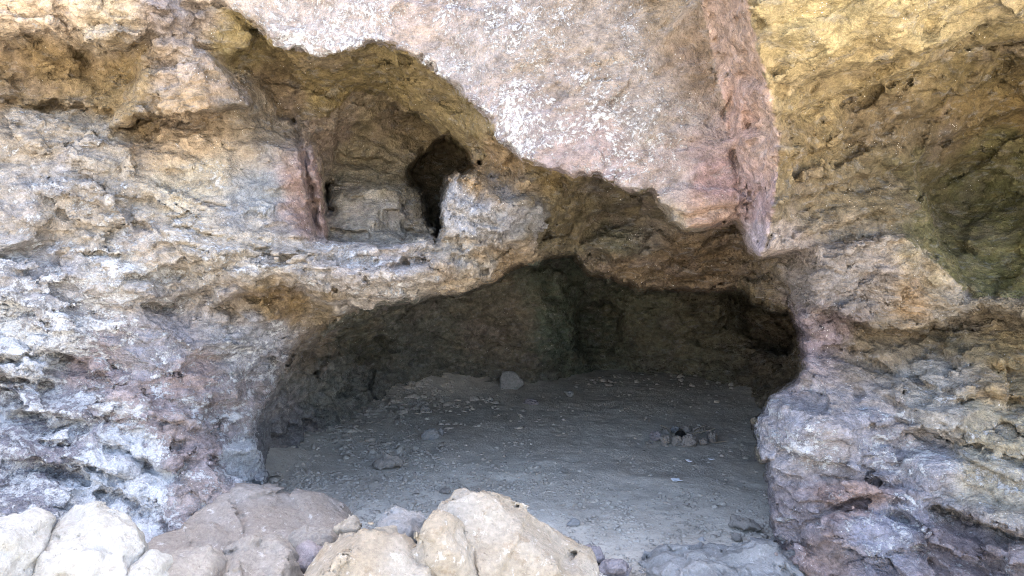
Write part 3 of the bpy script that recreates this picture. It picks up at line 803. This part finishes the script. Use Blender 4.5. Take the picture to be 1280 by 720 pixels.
M_RING = rock_material('sooty_stone', (.27, .235, .205), (.33, .295, .26), (.16, .14, .125), .1)
M_COAL = rock_material('charred_wood', (.012, .011, .010), (.02, .018, .017), (.03, .028, .026), .0)
M_WOOD = rock_material('dead_wood', (.36, .30, .22), (.42, .36, .27), (.25, .19, .13), .0)

def sdf_rock(name, mat, parts, cuts=(), k=.06, h=.012, rough=.03, block=4.0, seed=0, lump=.04, origin=None, keep=(.74, .93), nface=9):
    """parts: (centre, radii, rotation about z) ellipsoids blended together; cuts: (point, normal) planes sliced off"""
    cs = np.array([p[0] for p in parts]); rs = np.array([np.array(p[1]).max() for p in parts])
    lo = (cs - rs[:, None]).min(0) - .08; hi = (cs + rs[:, None]).max(0) + .08
    ax = [np.arange(lo[q], hi[q] + h, h) for q in range(3)]
    X, Y, Z = np.meshgrid(*ax, indexing='ij')
    d = None
    for c, r, rot in parts:
        ca, sa = math.cos(R(rot)), math.sin(R(rot))
        x, y, z = X - c[0], Y - c[1], Z - c[2]
        x, y = x * ca + y * sa, -x * sa + y * ca
        q = np.sqrt((x / r[0]) ** 2 + (y / r[1]) ** 2 + (z / r[2]) ** 2)
        e = (q - 1) * min(r) * (.6 + .4 * np.clip(q, 0, 1))
        gg = np.random.default_rng(seed * 31 + 7)
        for _ in range(nface):                              # broken faces
            nn = gg.normal(size=3); nn[2] = abs(nn[2]) * .8; nn /= np.linalg.norm(nn)
            loc = np.array([nn[0] * ca + nn[1] * sa, -nn[0] * sa + nn[1] * ca, nn[2]])
            reach = np.sqrt(((np.array(r) * loc) ** 2).sum()) * gg.uniform(*keep)
            pl = (X - c[0]) * nn[0] + (Y - c[1]) * nn[1] + (Z - c[2]) * nn[2] - reach
            kk = min(r) * .06
            t = np.clip(.5 + .5 * (e - pl) / kk, 0, 1)
            e = pl + (e - pl) * t + kk * t * (1 - t)
        if d is None: d = e
        else:
            t = np.clip(.5 + .5 * (e - d) / k, 0, 1)
            d = e + (d - e) * t - k * t * (1 - t)
    for p, n in cuts:
        n = np.array(n, float); n /= np.linalg.norm(n)
        pl = (X - p[0]) * n[0] + (Y - p[1]) * n[1] + (Z - p[2]) * n[2]
        kk = .02
        t = np.clip(.5 + .5 * (d - pl) / kk, 0, 1)
        d = pl + (d - pl) * t + kk * t * (1 - t)
    s = seed * 3.7
    f1, _ = facets(X * block + s, Y * block, Z * block, 300 + seed)
    f2, _ = facets(X * block * 2.6 + s, Y * block * 2.6, Z * block * 2.6, 340 + seed)
    d = d + lump * fbm(X * 3 + s, Y * 3, Z * 3, 3, 310) + rough * f1 + rough * .45 * f2 + .008 * fbm(X * 22 + s, Y * 22, Z * 22, 3, 320)
    v, f = surface_nets(d.astype(np.float32), lo, h)
    o0 = np.array(origin if origin is not None else [(lo[0] + hi[0]) / 2, (lo[1] + hi[1]) / 2, v[:, 2].min()])
    o = mesh_obj(name, v - o0, f, mat)
    o.location = o0
    return o

def ell(px, py, d, rx, ry, rz, rot=0):
    """ellipsoid seen at this pixel; radii across and up in pixels, depth radius in metres"""
    s = d / F_PX
    return (at(px, py, d), (rx * s, ry, rz * s), rot)

def ground_hit(px, py):
    v = FWD + np.array([(px - 640) / F_PX, 0, 0]) + UP * ((360 - py) / F_PX)
    ts = np.linspace(2.2, 10, 1500)
    P = CAM + ts[:, None] * v
    i = np.argmax(P[:, 2] < ground_z(P[:, 0], P[:, 1]) + .005)
    return P[i]

def cutp(px, py, d, n): return (at(px, py, d), n)

o = sdf_rock('rock_outcrop', M_OUT, [ell(325, 705, 3.95, 125, .45, 98), ell(262, 745, 3.35, 140, .45, 95, 10), ell(395, 702, 3.85, 45, .3, 46), ell(215, 752, 2.9, 100, .3, 66)],
   [cutp(330, 622, 3.9, (.14, -.3, 1)), cutp(255, 664, 3.3, (.06, -.3, 1)), cutp(215, 705, 2.9, (.0, -.2, 1))], k=.14, h=.013, rough=.03, block=3.2, seed=1, keep=(.9, 1.0), nface=5)
tag(o, 'smooth brownish grey bedrock hump rising to the foot of the white crusted wall', 'bedrock')
o = sdf_rock('boulder', M_CREAM, [ell(630, 720, 2.75, 88, .26, 94, 0), ell(588, 655, 2.78, 42, .16, 46), ell(684, 725, 2.72, 50, .2, 75)],
   [cutp(660, 640, 2.75, (.75, -.25, .9)), cutp(578, 612, 2.75, (-.5, -.1, 1))], k=.07, rough=.028, block=4.2, seed=2, lump=.03, h=.01)
tag(o, 'largest cream boulder, its pointed top in front of the gravel floor', 'boulder')
o = sdf_rock('boulder', M_CREAM, [ell(553, 684, 2.56, 40, .12, 46, 0), ell(570, 720, 2.56, 42, .12, 45)], [], k=.05, rough=.02, block=5, seed=3, lump=.025, h=.009)
tag(o, 'rounded tan boulder leaning on the front of the largest cream boulder', 'boulder')
o = sdf_rock('boulder', M_CREAM, [ell(446, 722, 2.5, 88, .2, 72, 0), ell(500, 735, 2.5, 50, .2, 60)],
   [cutp(415, 690, 2.5, (-.75, -.2, .9)), cutp(490, 680, 2.48, (.45, -.4, .9))], k=.06, rough=.03, block=4.4, seed=4, h=.01)
tag(o, 'low cream boulder with a sharp ridge beside the rounded tan boulder', 'boulder')
o = sdf_rock('boulder', M_WHITE, [ell(103, 700, 2.45, 72, .2, 64, 0), ell(120, 730, 2.45, 62, .2, 60)],
   [cutp(148, 655, 2.4, (.9, -.3, .35)), cutp(100, 645, 2.45, (-.15, -.3, 1)), cutp(60, 670, 2.4, (-.6, -.4, .8))], k=.05, rough=.026, block=4.6, seed=5, h=.01)
tag(o, 'blocky white boulder with a flat top at the foot of the wall', 'boulder')
o = sdf_rock('boulder', M_WHITE, [ell(8, 700, 2.35, 52, .2, 62, 0)],
   [cutp(40, 660, 2.35, (.8, -.2, .5)), cutp(10, 646, 2.35, (.05, -.2, 1))], rough=.03, block=5, seed=6, h=.01)
tag(o, 'pale grey-white boulder cut by the picture edge next to the flat topped white one', 'boulder')
o = sdf_rock('boulder', M_TAN, [ell(318, 728, 2.62, 60, .2, 56, 0)], [cutp(280, 700, 2.6, (-.6, -.3, .8))], rough=.022, block=5, seed=7, h=.01)
tag(o, 'rounded grey tan boulder in front of the bedrock hump', 'boulder')
o = sdf_rock('rock', M_TAN, [ell(392, 678, 2.95, 32, .1, 24, 0)], [cutp(388, 660, 2.95, (-.2, -.2, 1))], rough=.015, block=7, seed=8, lump=.015, h=.008)
tag(o, 'small flat grey tan rock between the bedrock and the ridged cream boulder', 'rock')
o = sdf_rock('rock', M_PURPLE, [ell(384, 694, 2.78, 22, .07, 16, 0)], [], rough=.014, block=8, seed=9, lump=.012, h=.007)
tag(o, 'small dark purple rock wedged under the flat grey tan rock', 'rock')
o = sdf_rock('rock', M_GREY, [ell(500, 656, 2.95, 30, .1, 26, 0)], [cutp(500, 637, 2.95, (.1, -.2, 1))], rough=.02, block=7, seed=10, lump=.015, h=.008)
tag(o, 'bluish grey rock sitting behind the gap between the two cream boulders', 'rock')
o = sdf_rock('rock', M_CREAM, [ell(437, 655, 2.85, 20, .08, 18, 0)], [cutp(440, 644, 2.85, (.4, -.2, 1))], rough=.015, block=8, seed=11, lump=.012, h=.007)
tag(o, 'small pale pointed rock behind the ridge of the low cream boulder', 'rock')
o = sdf_rock('rock', M_TAN, [ell(236, 722, 2.5, 42, .14, 28, 0)], [cutp(236, 702, 2.5, (.1, -.3, 1))], rough=.02, block=6, seed=14, lump=.015, h=.008)
tag(o, 'flat topped brown rock between the white boulder and the rounded grey tan one', 'rock')
o = sdf_rock('rock', M_WHITE, [ell(186, 724, 2.42, 24, .12, 30, 0)], [], rough=.018, block=7, seed=15, lump=.012, h=.008)
tag(o, 'small white rock propped against the side of the blocky white boulder', 'rock')
o = sdf_rock('rock', M_TAN, [ell(50, 658, 2.6, 12, .05, 11, 0)], [], rough=.01, block=10, seed=12, lump=.008, h=.006)
tag(o, 'small brown rock in the gap between the two white boulders', 'rock')

# ------------------------------------------------------------------ small stones lying on the cave floor
def stone(px, py, w, hgt, label, mat=None, name='stone', cat='stone', seed=0, group=None, cuts=(), deep=None, rough=.25, sink=.25):
    """a stone standing on the floor at this place; width and height in pixels"""
    P = ground_hit(px, py)
    dep = (P - CAM) @ FWD
    sx = w / 2 * dep / F_PX; sz = hgt / 2 * dep / F_PX; sy = deep or sx * .8
    c = P + np.array([0, sy * .8, sz * (1 - sink)])
    o = sdf_rock(name, mat or M_GREY, [(c, (sx, sy, sz), rng.uniform(-20, 20))], [(c + np.array(q[0]) * np.array([sx, sy, sz]), q[1]) for q in cuts],
                 rough=sx * rough, lump=sx * .15, block=.75 / sx, h=max(sx / 13, .003), seed=seed)
    return tag(o, label, cat, group)

RUB = 'stones lying about the cave floor'
stone(639, 487, 36, 30, 'flat grey slab of rock propped against the back wall of the lower cave', cat='rock', name='rock', seed=21, deep=.07,
      cuts=[((.55, 0, .4), (.8, -.1, .75)), ((0, -.5, 0), (.05, -1, .15)), ((-.75, 0, 0), (-1, -.1, .05)), ((0, 0, .8), (-.1, -.1, 1))], rough=.08)
stone(541, 550, 22, 13, 'grey stone on the edge of the gravel, just below the rubble slope', seed=22, group=RUB)
stone(549, 546, 10, 10, 'small pale stone touching the grey one at the edge of the gravel', seed=23, group=RUB)
stone(483, 588, 36, 16, 'low lumpy dirt grey stone half buried in the gravel', seed=24, group=RUB, mat=M_TAN)
stone(531, 515, 12, 9, 'small rounded stone at the foot of the rubble slope', seed=25, group=RUB)
stone(712, 496, 12, 7, 'small pale stone alone on the bare dirt behind the middle of the cave', seed=26, group=RUB)
stone(664, 506, 16, 6, 'thin dark flat stone on the dirt in front of the grey slab', seed=27, group=RUB, mat=M_PURPLE)
stone(556, 618, 16, 8, 'small dark clod right behind the largest cream boulder', seed=28, group=RUB, mat=M_TAN)
stone(718, 658, 14, 9, 'small grey stone beside the right flank of the largest cream boulder', seed=29, group=RUB)
stone(742, 706, 34, 26, 'angular grey purple stone at the right foot of the largest cream boulder', seed=30, group=RUB, mat=M_PURPLE)
stone(768, 722, 40, 22, 'flat grey purple stone at the bottom picture edge past the largest cream boulder', seed=31, group=RUB, mat=M_PURPLE)
stone(720, 686, 13, 11, 'round pebble perched by the angular grey purple stone', seed=32, group=RUB)
stone(936, 668, 40, 15, 'flat brownish stone with a dark gap under it by the foot of the right wall', seed=33, group=RUB, mat=M_TAN, sink=-.1)
stone(922, 676, 14, 8, 'small stone propping the flat brownish one by the right wall', seed=34, group=RUB, mat=M_TAN)
stone(957, 674, 10, 8, 'small stone wedged against the right wall beside the flat brownish one', seed=35, group=RUB, mat=M_TAN)
o = sdf_rock('rock_outcrop', M_GREY, [(on_ground(905, 735) + np.array([0, .1, -.07]), (.46, .42, .14), 0), (on_ground(960, 705) + np.array([.05, .1, -.06]), (.3, .3, .12), 0)], [], k=.08, h=.011, rough=.045, block=5.5, seed=13, lump=.04, keep=(.8, .95))
tag(o, 'low bluish grey bedrock hump in the floor at the foot of the right wall', 'bedrock')

RING = 'stones of the fire ring'
for q in [(833, 557, 15, 14, 'squarish grey stone at the front of the fire ring, first of three in a row'),
          (848, 558, 14, 13, 'brownish middle stone of the three at the front of the fire ring', M_TAN),
          (863, 559, 17, 16, 'largest front stone of the fire ring, beside the brownish one'),
          (879, 556, 14, 9, 'low flat stone between the largest front stone and the end block of the fire ring'),
          (891, 552, 16, 15, 'grey block at the far end of the fire ring by the sticks'),
          (820, 551, 14, 11, 'low dark stone at the end of the fire ring away from the sticks', M_PURPLE),
          (832, 544, 14, 9, 'small stone at the back of the fire ring behind the squarish one', M_TAN),
          (845, 541, 12, 8, 'pale stone at the back of the fire ring next to the charred lump', M_GREY),
          (859, 540, 14, 8, 'thin stone at the back of the fire ring behind the charred lump'),
          (876, 541, 14, 8, 'small grey stone at the back of the fire ring under the sticks'),
          (812, 556, 8, 5, 'tiny stone just outside the fire ring beside the low dark one', M_TAN)]:
    stone(*q[:5], mat=q[5] if len(q) > 5 else M_RING, seed=40 + q[0] % 37, group=RING, rough=.3)
stone(852, 549, 17, 11, 'black charred lump of wood inside the fire ring', mat=M_COAL, name='charred_wood', cat='charred wood', seed=60)

def stick(p0, p1, r, label, mat=M_WOOD, seed=0):
    p0, p1 = np.array(p0, float), np.array(p1, float)
    d = p1 - p0; L = np.linalg.norm(d); d /= L
    a = np.cross(d, [0, 0, 1.0]); a /= np.linalg.norm(a); b = np.cross(a, d)
    n, m = 9, 7
    g = np.random.default_rng(seed)
    vs_, fs = [], []
    off = np.zeros(3)
    for i in range(n):
        t = i / (n - 1)
        off = off + (a * g.normal() + b * abs(g.normal()) * .3) * r * .35
        rr = r * (1 - .55 * t) * g.uniform(.85, 1.15)
        for j in range(m):
            w = 2 * math.pi * j / m
            vs_.append(p0 + d * L * t + off + (a * math.cos(w) + b * math.sin(w)) * rr)
    for i in range(n - 1):
        for j in range(m):
            fs.append((i * m + j, i * m + (j + 1) % m, (i + 1) * m + (j + 1) % m, (i + 1) * m + j))
    vs_ = np.array(vs_)
    c = vs_.mean(0)
    o = mesh_obj('stick', vs_ - c, fs, mat); o.location = c
    return tag(o, label, 'stick', 'sticks about the fire ring')
def gp(px, py, up=0.01):
    return ground_hit(px, py) + np.array([0, 0, up])
stick(gp(862, 551, .05), gp(895, 547, .07), .007, 'pale stick laid across the middle of the fire ring', seed=1)
stick(gp(868, 548, .06), gp(884, 541, .06), .006, 'short stick leaning over the back of the fire ring', seed=2)
stick(gp(894, 555, .01), gp(910, 553, .012), .006, 'short pale stick on the dirt past the end of the fire ring', seed=3)
stick(gp(826, 533, .01), gp(834, 537, .012), .005, 'thin bent twig on the dirt behind the fire ring', seed=4)
stick(gp(812, 526, .01), gp(808, 534, .012), .004, 'thin pale twig standing clear of the fire ring toward the middle of the cave', seed=5)

def paper_material():
    k = NT('white_paper')
    return k.finish(k.mix(k.noise(k.geo, 30, 3), (.74, .75, .78), (.84, .84, .86)), .7)
M_PAPER = paper_material()
def scrap(px, py, w, d, label, seed, fold=.5):
    P = ground_hit(px, py); dep = (P - CAM) @ FWD
    w = w * dep / F_PX
    u, v = np.meshgrid(np.linspace(-1, 1, 9), np.linspace(-1, 1, 7), indexing='ij')
    z = fold * w * .35 * np.abs(u + .2 * v) + .08 * w * fbm(u * 2 + seed, v * 2, u * 0, 2, seed)
    ed = 1 - .25 * np.abs(v) ** 2
    top = np.stack([u * w / 2 * ed + v * w * .1, v * d / 2, z - z.min() + .006], -1).reshape(-1, 3)
    gi = np.arange(63).reshape(9, 7)
    q = np.stack([gi[:-1, :-1], gi[1:, :-1], gi[1:, 1:], gi[:-1, 1:]], -1).reshape(-1, 4)
    o = mesh_obj('paper_scrap', top, q, M_PAPER, smooth=False)
    m = o.modifiers.new('thickness', 'SOLIDIFY'); m.thickness = .002
    o.location = P; o.rotation_euler = (0, 0, seed)
    return tag(o, label, 'paper scrap', 'litter on the cave floor')
scrap(846, 602, 11, .06, 'bright white folded scrap of paper on the dirt in front of the fire ring', 2)
scrap(861, 577, 11, .03, 'narrow flat white scrap lying between the fire ring and the folded scrap', 5, .1)
scrap(889, 575, 8, .02, 'tiny pale scrap on the dirt nearest the right wall', 6, .1)

# ------------------------------------------------------------------ grit, clods and rubble
def chunk_shapes(n, seed):
    g = np.random.default_rng(seed)
    out = []
    t = (1 + 5 ** .5) / 2
    v0 = np.array([(-1,t,0),(1,t,0),(-1,-t,0),(1,-t,0),(0,-1,t),(0,1,t),(0,-1,-t),(0,1,-t),(t,0,-1),(t,0,1),(-t,0,-1),(-t,0,1)], float) / math.hypot(1, t)
    f0 = np.array([(0,11,5),(0,5,1),(0,1,7),(0,7,10),(0,10,11),(1,5,9),(5,11,4),(11,10,2),(10,7,6),(7,1,8),(3,9,4),(3,4,2),(3,2,6),(3,6,8),(3,8,9),(4,9,5),(2,4,11),(6,2,10),(8,6,7),(9,8,1)])
    for _ in range(n):
        vv = v0 * g.uniform(.62, 1.25, (12, 1)) * np.array([1, g.uniform(.6, 1), g.uniform(.45, .8)]) + g.normal(0, .1, (12, 3))
        out.append(vv)
    return out, f0
SHAPES, CF = chunk_shapes(14, 5)

def scatter(name, mat, pts, sizes, seed):
    g = np.random.default_rng(seed)
    n = len(pts)
    pick = g.integers(0, len(SHAPES), n); ang = g.uniform(0, 2 * math.pi, n); tl = g.normal(0, .35, n)
    S_ = np.array(SHAPES)[pick] * sizes[:, None, None]
    c, s_ = np.cos(tl)[:, None], np.sin(tl)[:, None]
    y, z = S_[..., 1] * c - S_[..., 2] * s_, S_[..., 1] * s_ + S_[..., 2] * c
    c, s_ = np.cos(ang)[:, None], np.sin(ang)[:, None]
    x, y = S_[..., 0] * c - y * s_, S_[..., 0] * s_ + y * c
    vv = np.stack([x, y, z], -1) + pts[:, None]
    ff = CF[None] + (np.arange(n) * 12)[:, None, None]
    return mesh_obj(name, vv.reshape(-1, 3), ff.reshape(-1, 3), mat, smooth=False)

def spread(n, dens, seed):
    """floor points thrown at random, kept where dens(pixel x, pixel y) allows"""
    g = np.random.default_rng(seed)
    x = g.uniform(-3.2, 3.4, n * 8); y = g.uniform(2.8, 8.6, n * 8)
    z = ground_z(x, y)
    P = np.stack([x, y, z], -1)
    px, py, _ = to_view(P)
    clump = .35 + .65 * (fbm(x * 2.2, y * 2.2, x * 0, 3, seed) > -.05)
    k = (g.random(n * 8) < dens(px, py) * clump) & (px > 200) & (px < 1010)
    return P[k][:n]
def ga(px, py, x, y, sx, sy): return np.exp(-((px - x) / sx) ** 2 - ((py - y) / sy) ** 2)
def grit_d(px, py):
    return np.clip(ga(px, py, 470, 610, 110, 55) + .9 * ga(px, py, 820, 670, 150, 50) + .4 * ga(px, py, 620, 640, 150, 40) + .012, 0, 1)
g_ = np.random.default_rng(3)
P = spread(16000, grit_d, 51)
gv = scatter('gravel', M_GRIT, P, np.clip(g_.lognormal(math.log(.0105), .45, len(P)), .003, .024), 52)
tag(gv, 'fine grey grit and clods strewn over the dirt floor', 'gravel', kind='stuff')
def rub_d(px, py):
    return np.clip(ga(px, py, 430, 510, 95, 42) + .9 * ga(px, py, 530, 490, 60, 26) + .25 * ga(px, py, 850, 470, 150, 14) + .006, 0, 1)
P = spread(2200, rub_d, 61)
rb = scatter('rubble', M_GRIT, P, np.clip(g_.lognormal(math.log(.02), .5, len(P)), .008, .07), 62)
tag(rb, 'broken grey rubble on the slope under the dark cave wall', 'rubble', kind='stuff')
